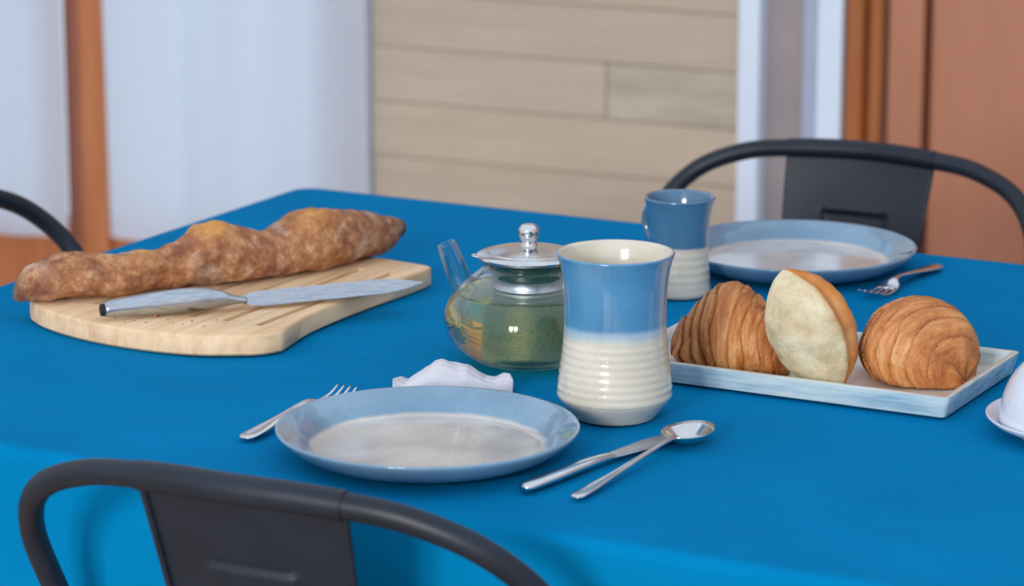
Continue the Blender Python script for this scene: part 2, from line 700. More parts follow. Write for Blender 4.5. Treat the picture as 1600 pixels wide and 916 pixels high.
fx = xw[1385]
fa = wall(1357)[0]
dpart('frame_post', DX0, fa - 0.001, WY - 0.03, WY + 0.06, 0, 2.099, 'door_frame', 0.006)
dpart('frame_post', fa, fx - 0.006, WY - 0.012, WY + 0.06, 0, 2.099, 'door_frame', 0.006)
dpart('frame_post', DX1 - 0.09, DX1, WY - 0.03, WY + 0.06, 0, 2.099, 'door_frame', 0.006)
dpart('frame_head', DX0 + 0.06, DX1 - 0.091, WY - 0.03, WY + 0.06, 2.04, 2.099, 'door_frame')
sx = wall(1440)[0]
dr = DX1 - 0.095
dpart('door_stile', fx, sx, WY + 0.0, WY + 0.045, 0.01, 2.035, 'door_wood', 0.005)
dpart('door_stile', dr - (sx - fx), dr, WY + 0.0, WY + 0.045, 0.01, 2.035, 'door_wood', 0.005)
for a, b in ((0.01, 0.12), (1.05, 1.15), (1.93, 2.035)):
    dpart('door_rail', sx + 0.001, dr - (sx - fx) - 0.001, WY + 0.0, WY + 0.045, a, b, 'door_wood', 0.005)
for a, b in ((0.13, 1.04), (1.16, 1.92)):
    dpart('door_panel', sx + 0.008, dr - (sx - fx) - 0.008, WY + 0.006, WY + 0.04, a, b, 'door_wood', 0.01)
dpart('door_backing', sx, dr - (sx - fx), WY + 0.041, WY + 0.05, 0.01, 2.03, 'door_frame', 0)
hz = bmesh.new()
tube(hz, catmull([room(dr - 0.04, WY, 1.0), room(dr - 0.04, WY - 0.05, 1.0), room(dr - 0.07, WY - 0.055, 1.0), room(dr - 0.15, WY - 0.055, 1.0)]), 0.008)
obj('door_handle', hz, 'brushed', door)

# ------------------------------------------------------------------ table and cloth
TX0, TX1, TY0, TY1 = -1.858, -0.02, 1.978, 2.992
tc = ((TX0 + TX1) / 2, (TY0 + TY1) / 2)
t = thing('dining_table', 'rectangular dining table hidden under the blue cloth', 'table', (tc[0], tc[1], 0))
hx, hy = (TX1 - TX0) / 2 - 0.004, (TY1 - TY0) / 2 - 0.004
bm = bmesh.new(); box(bm, -hx, hx, -hy, hy, TZ - 0.036, TZ - 0.006, None, 0.006); obj('tabletop', bm, 'table_wood', t, False)
for s in (-1, 1):
    bm = bmesh.new()
    box(bm, -hx + 0.1, hx - 0.1, s * (hy - 0.08) - 0.011, s * (hy - 0.08) + 0.011, TZ - 0.116, TZ - 0.0365)
    obj('apron', bm, 'table_wood', t, False)
for sx_ in (-1, 1):
    for sy_ in (-1, 1):
        bm = bmesh.new()
        cx, cy = sx_ * (hx - 0.06), sy_ * (hy - 0.06)
        vs = box(bm, cx - 0.03, cx + 0.03, cy - 0.03, cy + 0.03, 0, TZ - 0.0365, None, 0.004)
        for v in vs:
            kz = 0.65 + 0.35 * v.co.z / TZ
            v.co.x = cx + (v.co.x - cx) * kz
            v.co.y = cy + (v.co.y - cy) * kz
        obj('leg', bm, 'table_wood', t, False)

# cloth: concentric loops on the top, then a hanging skirt
RC = 0.018
bx, by = (TX1 - TX0) / 2, (TY1 - TY0) / 2


def loop_pts(n_long, n_short, n_c):
    pts = []                                     # (x, y, nx, ny)
    def side(p, q, nrm, n):
        for i in range(n):
            u = i / n
            pts.append((p[0] + (q[0] - p[0]) * u, p[1] + (q[1] - p[1]) * u, nrm[0], nrm[1]))
    def corner(cx, cy, a0):
        for i in range(n_c):
            a = a0 + PI / 2 * i / n_c
            pts.append((cx + RC * math.cos(a), cy + RC * math.sin(a), math.cos(a), math.sin(a)))
    side((-bx + RC, -by), (bx - RC, -by), (0, -1), n_long); corner(bx - RC, -by + RC, -PI / 2)
    side((bx, -by + RC), (bx, by - RC), (1, 0), n_short); corner(bx - RC, by - RC, 0)
    side((bx - RC, by), (-bx + RC, by), (0, 1), n_long); corner(-bx + RC, by - RC, PI / 2)
    side((-bx, by - RC), (-bx, -by + RC), (-1, 0), n_short); corner(-bx + RC, -by + RC, PI)
    return pts


LP = loop_pts(190, 110, 8)
bm = bmesh.new()


def top_z(x, y):
    """soft creases, never above the table level"""
    X, Y = x + tc[0], y + tc[1]
    f = 0.5 + 0.5 * noise.noise(Vector((X * 5, Y * 9, 0.3)))
    g_ = max(0.0, 1 - abs(noise.noise(Vector((X * 3.2 + Y * 2.0, Y * 7 - X * 2.2, 1.7)))) * 5)
    amt = 0.35 + 0.65 * max(0, min(1, (-1.35 - X) / 0.35)) + 0.5 * max(0, min(1, (2.15 - Y) / 0.2))
    return -0.0013 * f - 0.0014 * (1 - g_) * min(1, amt)


rows = []
K = 46
for r_ in range(K):
    u = 1 - r_ / K
    s_ = 1 - (1 - u) ** 1.0
    row = []
    for (x, y, nx, ny) in LP:
        X, Y = x * s_, y * s_
        row.append(bm.verts.new((X, Y, top_z(X, Y) if r_ else -0.0012)))
    rows.append(row)
rows.reverse()                                   # centre ... edge
ctr = bm.verts.new((0, 0, top_z(0, 0)))
DROP = 0.17
rb = 0.010
per = 0.0
lens = []
for i, p in enumerate(LP):
    lens.append(per)
    q = LP[(i + 1) % len(LP)]
    per += math.hypot(q[0] - p[0], q[1] - p[1])
for k in range(1, 5):                            # rounded fold over the edge
    a = PI / 2 * k / 4
    rows.append([bm.verts.new((x + nx * rb * math.sin(a), y + ny * rb * math.sin(a), -0.0012 - rb * (1 - math.cos(a)))) for (x, y, nx, ny) in LP])
NS = 26
for k in range(1, NS + 1):
    v = k / NS
    row = []
    for i, (x, y, nx, ny) in enumerate(LP):
        s_ = lens[i]
        corner = max(abs(nx * ny) * 2, 0)
        d = rb + 0.004 * v + v ** 1.3 * (0.005 * math.sin(s_ * 17 + 0.6) + 0.003 * math.sin(s_ * 31 + 2.0)) + 0.004 * v * noise.noise(Vector((s_ * 9, v * 3, 0)))
        d = max(d, rb * 0.6) + corner * 0.05 * v
        row.append(bm.verts.new((x + nx * d, y + ny * d, -0.0012 - rb - (DROP - rb) * v - corner * 0.03 * v)))
    rows.append(row)
N = len(LP)
for i in range(N):
    bm.faces.new((ctr, rows[0][i], rows[0][(i + 1) % N]))
for a, b in zip(rows, rows[1:]):
    for i in range(N):
        j = (i + 1) % N
        bm.faces.new((a[i], a[j], b[j], b[i]))
cloth = obj('tablecloth', bm, 'cloth', loc=(tc[0], tc[1], TZ))
sm = cloth.modifiers.new('thickness', 'SOLIDIFY')
sm.thickness = 0.0015
sm.offset = -1
tag(cloth, 'plain blue cotton tablecloth draped over the table', 'tablecloth')

# ------------------------------------------------------------------ chairs
HALF = [(0.0, 0.2353, 0.8), (0.0725, 0.2294, 0.798), (0.1365, 0.2208, 0.7905), (0.1909, 0.2029, 0.7662), (0.2216, 0.1704, 0.7203),
        (0.2216, 0.1372, 0.6544), (0.2170, 0.1066, 0.5835), (0.2080, 0.085, 0.51), (0.196, 0.07, 0.445)]


def make_chair():
    root = thing('metal_chair', 'x', 'chair', group='dark metal chairs around the table')
    full = [(-x, y, z) for x, y, z in HALF[::-1]] + HALF[1:]
    bm = bmesh.new()
    tube(bm, catmull(full, 10), 0.0100, 16)
    obj('back_loop', bm, 'chair', root)
    # splat: slightly dished sheet, narrower towards the seat, with an embossed panel
    bm = bmesh.new()
    nu, nv = 48, 96
    zt, zb_ = 0.799, 0.44

    def P(u, v, off=0.0):
        half = 0.0855 - 0.022 * v
        x = (u * 2 - 1) * half
        y = 0.2353 - 0.085 * v - 0.35 * x * x * (1 - 0.5 * v) * 3 + off - 0.012 * math.sin(v * PI)
        return Vector((x, y, zt + (zb_ - zt) * v))

    def emb(u, v):
        du = max(0, abs(u - 0.5) - 0.22)
        dv = max(0, abs(v - 0.31) - 0.12)
        d = math.hypot(du * 0.17, dv * 0.36)
        return 0.0050 * max(0, min(1, 1 - d / 0.0045))
    g = [[bm.verts.new(P(i / nu, j / nv, emb(i / nu, j / nv))) for i in range(nu + 1)] for j in range(nv + 1)]
    h = [[bm.verts.new(P(i / nu, j / nv, emb(i / nu, j / nv) - 0.002)) for i in range(nu + 1)] for j in range(nv + 1)]
    for j in range(nv):
        for i in range(nu):
            bm.faces.new((g[j][i], g[j][i + 1], g[j + 1][i + 1], g[j + 1][i]))
            bm.faces.new((h[j][i], h[j + 1][i], h[j + 1][i + 1], h[j][i + 1]))
    for j in range(nv):
        bm.faces.new((g[j][0], g[j + 1][0], h[j + 1][0], h[j][0]))
        bm.faces.new((g[j][nu], h[j][nu], h[j + 1][nu], g[j + 1][nu]))
    for i in range(nu):
        bm.faces.new((g[0][i], h[0][i], h[0][i + 1], g[0][i + 1]))
        bm.faces.new((g[nv][i], g[nv][i + 1], h[nv][i + 1], h[nv][i]))
    sp = obj('splat', bm, 'chair', root, angle=50)
    bm = bmesh.new()                              # rolled edges of the splat, and its collar round the loop
    for s in (0, 1):
        tube(bm, [P(s, j / 20, 0.001) for j in range(21)], 0.0028, 8)
    obj('rolled_edge', bm, 'chair', sp)
    bm = bmesh.new()
    pts = [p for p in catmull(full, 30) if abs(p.x) <= 0.0865]
    tube(bm, pts, 0.0112, 16)
    obj('collar', bm, 'chair', sp, angle=50)
    # seat
    bm = bmesh.new()
    ring = []
    nn = 64
    for zz_, k in ((0.425, 0.985), (0.446, 1.0), (0.452, 0.985), (0.447, 0.9), (0.443, 0.5)):
        row = []
        for i in range(nn):
            a = 2 * PI * i / nn
            c, s = math.cos(a), math.sin(a)
            x = 0.195 * math.copysign(abs(c) ** 0.55, c) * (1 - 0.10 * (s if s > 0 else 0))
            y = 0.185 * math.copysign(abs(s) ** 0.55, s)
            row.append(bm.verts.new((x * k, y * k - 0.03, zz_)))
        ring.append(row)
    for a, b in zip(ring, ring[1:]):
        for i in range(nn):
            bm.faces.new((a[i], a[(i + 1) % nn], b[(i + 1) % nn], b[i]))
    bm.faces.new(ring[-1])
    bm.faces.new(ring[0][::-1])
    obj('seat', bm, 'chair', root, angle=40)
    for sx_ in (-1, 1):
        for sy_ in (-1, 1):
            bm = bmesh.new()
            p0 = Vector((sx_ * 0.165, sy_ * 0.150 - 0.03, 0.43))
            p1 = Vector((sx_ * 0.215, sy_ * 0.205 - 0.03, 0.006))
            tube(bm, [p0, p0.lerp(p1, 0.5), p1], [0.017, 0.014, 0.011], 12)
            lg = obj('leg', bm, 'chair', root)
            bm = bmesh.new()
            tube(bm, [p1 + Vector((0, 0, -0.006)), p1 + Vector((0, 0, 0.012))], 0.0135, 12)
            obj('foot_cap', bm, 'rubber', lg)
    return root


ch = make_chair()
spots = [(-1.1946, 2.0487, PI + 0.0262, 'charcoal metal chair at the table edge beside the front plate and fork'),
         (-1.2767, 3.0083, 0.0191, 'charcoal metal chair behind the rear plate, its back towards the door'),
         (-1.80, 2.48, PI / 2, 'charcoal metal chair at the table end next to the baguette')]
for i, (x, y, r, lab) in enumerate(spots):
    c = ch if i == 0 else copy_tree(ch)
    c.location = (x, y, 0)
    c.rotation_euler = (0, 0, r)
    c['label'] = lab


# ------------------------------------------------------------------ plates
def make_plate():
    prof = [(0.0, 0.0060), (0.03, 0.0060), (0.06, 0.0062), (0.086, 0.0064), (0.0925, 0.0072), (0.0965, 0.0100), (0.100, 0.0148), (0.1075, 0.0190),
            (0.1160, 0.0222), (0.1190, 0.0236), (0.1206, 0.0238), (0.1213, 0.0228), (0.1208, 0.0212), (0.1180, 0.0180), (0.1120, 0.0125),
            (0.1040, 0.0070), (0.0940, 0.0030), (0.0840, 0.0010), (0.0780, 0.0), (0.074, 0.0), (0.072, 0.0022), (0.0, 0.0024)]
    bm = bmesh.new()
    lathe(bm, prof, 96, lambda r, z, i: (r / 0.1215 if i < 11 else 1.0))
    return obj('dinner_plate', bm, 'plate')


pl = make_plate()
pl.location = (-1.197, 2.108, TZ)
tag(pl, 'blue grey rimmed plate lying in front of the tall mug', 'plate', 'blue grey stoneware plates')
p2 = pl.copy()
COL.objects.link(p2)
p2.location = (-1.203, 2.868, TZ)
p2.rotation_euler.z = 1.3
tag(p2, 'blue grey rimmed plate lying behind the tray of croissants', 'plate')


# ------------------------------------------------------------------ mugs
def mug_mesh(outer, zt, wall_t, rings, floor_z=0.008, n=80, ring_top=0.5):
    """outer: (radius, z) control points from the foot to the rim"""
    c = catmull([(r, 0, z) for r, z in outer], 14)
    prof = [(0.0, 0.0025), (outer[0][0] - 0.006, 0.0025), (outer[0][0] - 0.003, 0.0)]
    for p in c:
        r = p.x
        if 0.12 * zt < p.z < ring_top * zt:
            r += 0.00016 * math.sin(p.z / zt * rings * 2 * PI)
        prof.append((r, max(p.z, 0)))
    no = len(prof)
    R = outer[-1][0]
    prof += [(R - wall_t * 0.25, zt + 0.0012), (R - wall_t * 0.7, zt + 0.0008)]
    for p in reversed(c):
        if p.z > floor_z + 0.012:
            prof.append((p.x - wall_t, min(p.z, zt - 0.0006)))
    rr = prof[-1][0]
    prof += [(rr * 0.85, floor_z + 0.003), (rr * 0.6, floor_z), (0, floor_z)]
    return prof, no


bm = bmesh.new()
ZT = 0.139
prof, no = mug_mesh([(0.0345, 0.001), (0.0395, 0.0075), (0.0465, 0.0165), (0.0480, 0.021), (0.0468, 0.036), (0.0442, 0.054), (0.0426, 0.074), (0.0425, 0.095),
                     (0.0438, 0.117), (0.0462, 0.131), (0.0490, ZT)], ZT, 0.004, 22)
lathe(bm, prof, 96, lambda r, z, i: (z / ZT if i < no + 1 else 0.2))
mg = obj('mug', bm, 'mug')
mg.location = at(960, 650)
tag(mg, 'tall flared stoneware mug, blue above and cream below, beside the teapot', 'mug', 'blue and cream mugs')

cup = thing('mug', 'small blue and cream mug standing beside the rear plate', 'mug', at(1060, 459), 0, 'blue and cream mugs')
bm = bmesh.new()
ZT2 = 0.0955
prof, no2 = mug_mesh([(0.0300, 0.001), (0.0312, 0.004), (0.0308, 0.010), (0.0300, 0.022), (0.0288, 0.040), (0.0283, 0.055), (0.0290, 0.070), (0.0315, 0.085), (0.0345, ZT2)],
                     ZT2, 0.0035, 12)
lathe(bm, prof, 80, lambda r, z, i: (z / ZT2 if i < no2 + 1 else 1.0))
obj('body', bm, 'cup', cup)
bm = bmesh.new()
hd = (-RT * 0.64 + Vector((FW.x, FW.y, 0)).normalized() * 0.77)
hp = [hd * r + Vector((0, 0, z)) for r, z in ((0.0295, 0.080), (0.040, 0.081), (0.047, 0.072), (0.046, 0.058), (0.038, 0.047), (0.0275, 0.043))]
lay = bm.verts.layers.float.new('tone')
tube(bm, catmull(hp, 6), 0.0045, 12)
for v in bm.verts:
    v[lay] = 1.0
obj('handle', bm, 'cup', cup)

# ------------------------------------------------------------------ teapot
tp = thing('teapot', 'clear glass teapot with steel lid, half full of green tea', 'teapot', at(826, 563))
body = [(0.0, 0.0), (0.030, 0.0), (0.043, 0.0012), (0.053, 0.005), (0.0645, 0.014), (0.0725, 0.026), (0.0757, 0.037), (0.0745, 0.047), (0.069, 0.058),
        (0.060, 0.068), (0.050, 0.077), (0.0425, 0.083), (0.0395, 0.087), (0.0405, 0.0905), (0.043, 0.092)]
cb = catmull([(r, 0, z) for r, z in body], 4)
bm = bmesh.new()
lathe(bm, [(max(p.x, 0), max(p.z, 0.0)) for p in cb], 80)
obj('body', bm, 'glass', tp)
# tea
lvl = 0.064
tea = [(0, 0.002)] + [(max(p.x - 0.0016, 0), p.z + 0.0018) for p in cb if 0.001 < p.x and p.z < lvl]
rl = interp([p.z for p in cb], [p.x for p in cb], lvl) - 0.0016
tea += [(rl, lvl), (rl - 0.001, lvl + 0.0003), (0, lvl + 0.0002)]
bm = bmesh.new()
lathe(bm, tea, 80)
tag(obj('tea', bm, 'tea', tp), 'pale yellow green tea')
# spout, to the left of the picture
sd = -RT
b0 = sd * 0.062
bm = bmesh.new()
sp_pts = catmull([sd * 0.052 + Vector((0, 0, 0.050)), sd * 0.0575 + Vector((0, 0, 0.066)), sd * 0.0635 + Vector((0, 0, 0.082)), sd * 0.0685 + Vector((0, 0, 0.095)), sd * 0.0730 + Vector((0, 0, 0.1065))], 6)
nr = len(sp_pts)
rg = tube(bm, sp_pts, [0.0118 - 0.0036 * i / (nr - 1) for i in range(nr)], 20, False)
rg2 = tube(bm, sp_pts, [0.0104 - 0.0036 * i / (nr - 1) for i in range(nr)], 20, False)
for k in range(20):
    bm.faces.new((rg[-1][k], rg[-1][(k + 1) % 20], rg2[-1][(k + 1) % 20], rg2[-1][k]))
obj('spout', bm, 'glass', tp)
# handle, to the right
hd = RT
bm = bmesh.new()
tube(bm, catmull([hd * r + Vector((0, 0, z)) for r, z in ((0.056, 0.070), (0.078, 0.078), (0.096, 0.072), (0.102, 0.055), (0.094, 0.036), (0.075, 0.030))], 8), 0.0052, 14)
obj('handle', bm, 'glass', tp)
# steel infuser and lid
bm = bmesh.new()
lathe(bm, [(0.0445, 0.0945), (0.0445, 0.0932), (0.0355, 0.0928), (0.0350, 0.084), (0.0335, 0.083), (0.0335, 0.0805), (0.0325, 0.080), (0.0322, 0.0700), (0.0330, 0.0692), (0.0330, 0.0670), (0.0318, 0.0662)], 64)
inf = obj('infuser', bm, 'brushed', tp)
bm = bmesh.new()
lathe(bm, [(0.0316, 0.0665), (0.0314, 0.064), (0.0312, 0.060), (0.0308, 0.018), (0.029, 0.0155), (0, 0.015)], 64)
obj('strainer', bm, 'mesh', inf)
bm = bmesh.new()
lathe(bm, [(0, 0.0945), (0.043, 0.0946), (0.0462, 0.0952), (0.0462, 0.0962), (0.044, 0.0975), (0.036, 0.0988), (0.0355, 0.1000), (0.030, 0.1012), (0.018, 0.1040), (0, 0.1055)], 64)
lid = obj('lid', bm, 'steel', tp, angle=50)
bm = bmesh.new()
kb = catmull([(r, 0, z) for r, z in ((0.0085, 0.1030), (0.0075, 0.1060), (0.0070, 0.1090), (0.0085, 0.1125), (0.0092, 0.1165), (0.0085, 0.1205), (0.0055, 0.1235), (0.0, 0.1245))], 4)
lathe(bm, [(max(p.x, 0), p.z) for p in kb], 32)
obj('knob', bm, 'steel', lid)
# small lip on the lid, on the spout side
bm = bmesh.new()
tube(bm, [sd * r + Vector((0, 0, 0.0955)) for r in (0.043, 0.047, 0.0505)], 0, 16, True, [(0.008, 0.0009), (0.007, 0.0009), (0.004, 0.0008)])
obj('thumb_tab', bm, 'steel', lid)


# ------------------------------------------------------------------ cutlery
def strip(bm, stations, n=14, sub=5):
    """stations: (position vector, half width, half thickness) -> smooth flattened bar"""
    pts = catmull([s[0] for s in stations], sub)
    wid = [v.x for v in catmull([(s[1], s[2], 0) for s in stations], sub)]
    thk = [v.y for v in catmull([(s[1], s[2], 0) for s in stations], sub)]
    tube(bm, pts, 0, n, True, [(max(a, 0.0004), max(b, 0.0003)) for a, b in zip(wid, thk)])


def axis_frame(p, q):
    d = q - p
    return d.length, math.atan2(d.y, d.x)


def fork(p, q, label):
    """p: end of the handle, q: tips of the tines, both on the table"""
    L, a = axis_frame(p, q)
    root = thing('fork', label, 'fork', (p.x, p.y, TZ), a, 'forks')
    V = Vector
    bm = bmesh.new()
    strip(bm, [(V((0.0, 0, 0.0032)), 0.004, 0.0012), (V((0.006, 0, 0.0036)), 0.0078, 0.0018), (V((0.03 * L / 0.19, 0, 0.0048)), 0.0078, 0.0019), (V((L * 0.33, 0, 0.0075)), 0.0048, 0.0018),
               (V((L * 0.55, 0, 0.0110)), 0.0032, 0.0017), (V((L * 0.64, 0, 0.0105)), 0.0050, 0.0015), (V((L * 0.70, 0, 0.0068)), 0.0105, 0.0011), (V((L * 0.755, 0, 0.0042)), 0.0118, 0.0010)])
    obj('handle', bm, 'steel', root)
    for k in range(4):
        y = (k - 1.5) * 0.0064
        bm = bmesh.new()
        strip(bm, [(V((L * 0.74, y * 0.98, 0.0047)), 0.0022, 0.0010), (V((L * 0.82, y, 0.0030)), 0.0019, 0.0010), (V((L * 0.92, y, 0.0048)), 0.0016, 0.0009), (V((L, y * 0.97, 0.0100)), 0.0008, 0.0006)], 10)
        obj('tine', bm, 'steel', root)
    return root


fork(at(381, 691), at(543, 606, TZ + 0.008), 'steel fork resting beside the front plate')
f2 = fork(at(1466, 420), at(1356, 458, TZ + 0.008), 'steel fork resting beside the rear plate')

# table knife
p, q = at(818, 772), at(1062, 683)
L, a = axis_frame(p, q)
L *= 1.03
kn = thing('table_knife', 'steel table knife lying between front plate and teaspoon', 'knife', (p.x, p.y, TZ), a)
V = Vector
bm = bmesh.new()
strip(bm, [(V((0, 0, 0.0040)), 0.0040, 0.0028), (V((0.006, 0, 0.0050)), 0.0070, 0.0038), (V((0.03, 0, 0.0052)), 0.0074, 0.0042), (V((L * 0.38, 0, 0.0056)), 0.0060, 0.0040), (V((L * 0.50, 0, 0.0052)), 0.0050, 0.0032),
           (V((L * 0.53, 0, 0.0050)), 0.0054, 0.0022)])
obj('handle', bm, 'steel', kn)
bm = bmesh.new()
strip(bm, [(V((L * 0.52, 0, 0.0048)), 0.0054, 0.0016), (V((L * 0.60, 0.0008, 0.0044)), 0.0080, 0.0012), (V((L * 0.80, 0.0005, 0.0034)), 0.0110, 0.0011), (V((L * 0.93, -0.001, 0.0030)), 0.0095, 0.0010), (V((L, -0.004, 0.0028)), 0.0018, 0.0008)])
obj('blade', bm, 'brushed', kn)

# teaspoon
p, q = at(898, 783), at(1098, 684)
L, a = axis_frame(p, q)
sn = thing('teaspoon', 'steel spoon with round bowl lying next to the table knife', 'spoon', (p.x, p.y, TZ), a)
bm = bmesh.new()
bl = L * 0.76
strip(bm, [(V((0, 0, 0.0028)), 0.0030, 0.0010), (V((0.005, 0, 0.0032)), 0.0058, 0.0016), (V((0.025, 0, 0.0040)), 0.0056, 0.0018), (V((L * 0.30, 0, 0.0060)), 0.0036, 0.0019), (V((L * 0.55, 0, 0.0096)), 0.0026, 0.0019),
           (V((L * 0.70, 0, 0.0120)), 0.0027, 0.0017), (V((bl + 0.001, 0, 0.0122)), 0.0040, 0.0010)])
obj('handle', bm, 'steel', sn)
bm = bmesh.new()
nb, nk = 40, 8
cxs, ra, rb_ = (bl + L) / 2 + 0.001, (L - bl) / 2 + 0.003, 0.0195
top, bot = [], []
for k in range(nk + 1):
    f = k / nk
    zt = 0.0012 + 0.0112 * f * f
    rw, rw2 = [], []
    for i in range(nb):
        t_ = 2 * PI * i / nb
        egg = 1 - 0.10 * math.cos(t_)
        x, y = cxs + ra * f * math.cos(t_), rb_ * f * math.sin(t_) * egg
        rw.append(bm.verts.new((x, y, zt + 0.0007)))
        rw2.append(bm.verts.new((x, y, zt - 0.0005)))
    top.append(rw)
    bot.append(rw2)
for A in (top, bot):
    for a_, b_ in zip(A[1:], A[2:]):
        for i in range(nb):
            bm.faces.new((a_[i], a_[(i + 1) % nb], b_[(i + 1) % nb], b_[i]))
    bm.faces.new(A[1])
for i in range(nb):
    bm.faces.new((top[-1][i], top[-1][(i + 1) % nb], bot[-1][(i + 1) % nb], bot[-1][i]))
bmesh.ops.delete(bm, geom=[v for v in bm.verts if not v.link_faces], context='VERTS')
obj('bowl', bm, 'steel', sn)

# ------------------------------------------------------------------ bread board
BT = 0.0195
out = [(-1.4735, 2.332), (-1.4850, 2.395), (-1.4880, 2.470), (-1.4860, 2.545), (-1.4840, 2.600), (-1.4850, 2.622), (-1.4900, 2.6275), (-1.515, 2.632), (-1.60, 2.640), (-1.70, 2.634),
       (-1.738, 2.626), (-1.750, 2.600), (-1.752, 2.52), (-1.752, 2.44), (-1.760, 2.375), (-1.757, 2.340), (-1.725, 2.308), (-1.665, 2.284), (-1.60, 2.275), (-1.54, 2.281), (-1.50, 2.300), (-1.482, 2.314)]
oc = catmull([(x, y, 0) for x, y in out + out[:1]], 5)[:-1]
bc = Vector((-1.612, 2.455, 0))
bm = bmesh.new()
lv = [(0.0, 0.0025), (0.0022, 0.0), (BT - 0.0025, 0.0), (BT - 0.0007, 0.0010), (BT, 0.0028)]
rr_ = []
for z, inset in lv:
    row = []
    for p in oc:
        d = p - bc
        row.append(bm.verts.new((d.x * (1 - inset / d.length), d.y * (1 - inset / d.length), z)))
    rr_.append(row)
n = len(oc)
for a_, b_ in zip(rr_, rr_[1:]):
    for i in range(n):
        bm.faces.new((a_[i], a_[(i + 1) % n], b_[(i + 1) % n], b_[i]))
bm.faces.new(rr_[0][::-1])
bm.faces.new(rr_[-1])
board = obj('bread_board', bm, 'board', angle=40)
board.location = (bc.x, bc.y, TZ)
bm = bmesh.new()
for i in range(7):
    x = -0.108 + i * 0.036
    box(bm, x - 0.0036, x + 0.0036, -0.115, 0.130, BT - 0.009, BT + 0.01)
cut = obj('cutter', bm, 'board', smooth=False)
cut.location = board.location
md = board.modifiers.new('grooves', 'BOOLEAN')
md.operation = 'DIFFERENCE'
md.solver = 'EXACT'
md.object = cut
bpy.context.view_layer.update()
ev = board.evaluated_get(bpy.context.evaluated_depsgraph_get())
nm = bpy.data.meshes.new_from_object(ev)
board.modifiers.clear()
old = board.data
board.data = nm
nm.name = 'bread_board'
bpy.data.meshes.remove(old)
cm = cut.data
bpy.data.objects.remove(cut)
bpy.data.meshes.remove(cm)
tag(board, 'pale wooden bread board with grooves under the baguette', 'board')
ZB = TZ + BT

# ------------------------------------------------------------------ baguette
TOP = [(20, 462), (26, 443), (45, 418), (75, 401), (110, 395), (150, 395), (180, 399), (215, 393), (250, 389), (285, 377), (315, 352), (340, 346), (370, 354), (410, 362), (440, 350),
       (470, 331), (500, 325), (540, 329), (580, 334), (610, 337), (624, 344), (629, 356)]
BOT = [(20, 468), (30, 474), (60, 474), (100, 471), (150, 467), (200, 462), (250, 456), (300, 451), (350, 446), (400, 440), (450, 432), (500, 424), (540, 414), (570, 403), (600, 388), (620, 370), (629, 360)]
xs = [20.5, 22, 25, 30, 36, 44, 52] + list(range(60, 600, 6)) + [600, 606, 612, 617, 621, 624.5, 627, 628.5]
bm = bmesh.new()
lt = bm.verts.layers.float.new('tone')
lb = bm.verts.layers.float.new('burn')
nseg = 56
toward = -Vector((FW.x, FW.y, 0)).normalized()
fit_x = [x for x in xs if 60 <= x <= 560]
cen = []
for x in fit_x:                                   # contact edge on the board, pushed back by the half width
    yt, yb = interp(*zip(*TOP), x), interp(*zip(*BOT), x)
    P0 = at(x, yb, ZB + 0.001)
    r = 0.02
    for _ in range(6):
        c = P0 - toward * r * 0.7
        r = max((solve_z(c.x, c.y, yt) - ZB) / 2, 0.004)
    cen.append(Vector((c.x, c.y, 0)))
for _ in range(8):
    cen = [cen[0] * 2 - cen[1]] + cen + [cen[-1] * 2 - cen[-2]]
    cen = [(cen[k - 1] + cen[k] * 2 + cen[k + 1]) / 4 for k in range(1, len(cen) - 1)]
for _ in range(14):                               # straight on past both ends
    cen = [cen[0] * 2 - cen[1]] + cen + [cen[-1] * 2 - cen[-2]]


def column(p):
    v = p - CAM
    return 800 + F * v.dot(RT) / v.dot(FW)


def plan(x):
    for a_, b_ in zip(cen, cen[1:]):
        xa, xb = column(a_ + Vector((0, 0, 0.79))), column(b_ + Vector((0, 0, 0.79)))
        if xa <= x <= xb:
            return a_.lerp(b_, (x - xa) / (xb - xa)), (b_ - a_).normalized()
    return cen[-1], (cen[-1] - cen[-2]).normalized()


vr = []
for x in xs:
    yt, yb = interp(*zip(*TOP), x), interp(*zip(*BOT), x)
    c, tdir = plan(x)
    nb_ = Vector((-tdir.y, tdir.x, 0))
    zt = solve_z(c.x, c.y, yt)
    zbm = max(ZB + 0.0003, solve_z(c.x, c.y, yb) if (x > 560 or x < 32) else ZB)
    h = max((zt - zbm) / 2, 0.0015)
    mid = (zt + zbm) / 2
    r = h * 1.08
    row = []
    for k in range(nseg):
        a = 2 * PI * k / nseg
        ca, sa = math.cos(a), math.sin(a)
        p = c + nb_ * r * math.copysign(abs(ca) ** 0.9, ca)
        p.z = mid + h * (sa if sa > 0 else -abs(sa) ** 0.75)
        nz = noise.noise(p * 38) * 0.0034 + noise.noise(p * 95) * 0.0018 + noise.noise(p * 210) * 0.0008
        p += (nb_ * ca + Vector((0, 0, sa))) * nz * min(1, h / 0.012)
        p.z = max(p.z, ZB + 0.0003)
        v = bm.verts.new(p)
        ears = max(0, 1 - abs(x - 335) / 42) + max(0, 1 - abs(x - 480) / 44) * 0.6 + max(0, 1 - abs(x - 222) / 34) * 0.6
        v[lt] = max(0.0, min(1.0, ears * max(0, sa - 0.30) * 2.0 + 0.3 * noise.noise(p * 40)))
        v[lb] = max(0.0, min(1.0, (x - 590) / 36)) * 0.75 + max(0.0, min(1.0, (44 - x) / 24)) * 0.6
        row.append(v)
    vr.append(row)
for a_, b_ in zip(vr, vr[1:]):
    for k in range(nseg):
        bm.faces.new((a_[k], a_[(k + 1) % nseg], b_[(k + 1) % nseg], b_[k]))
bm.faces.new(vr[0][::-1])
bm.faces.new(vr[-1])
bc2 = plan(330)[0].copy()
bc2.z = ZB
for v in bm.verts:
    v.co -= bc2
bag = obj('baguette', bm, 'baguette', loc=bc2)
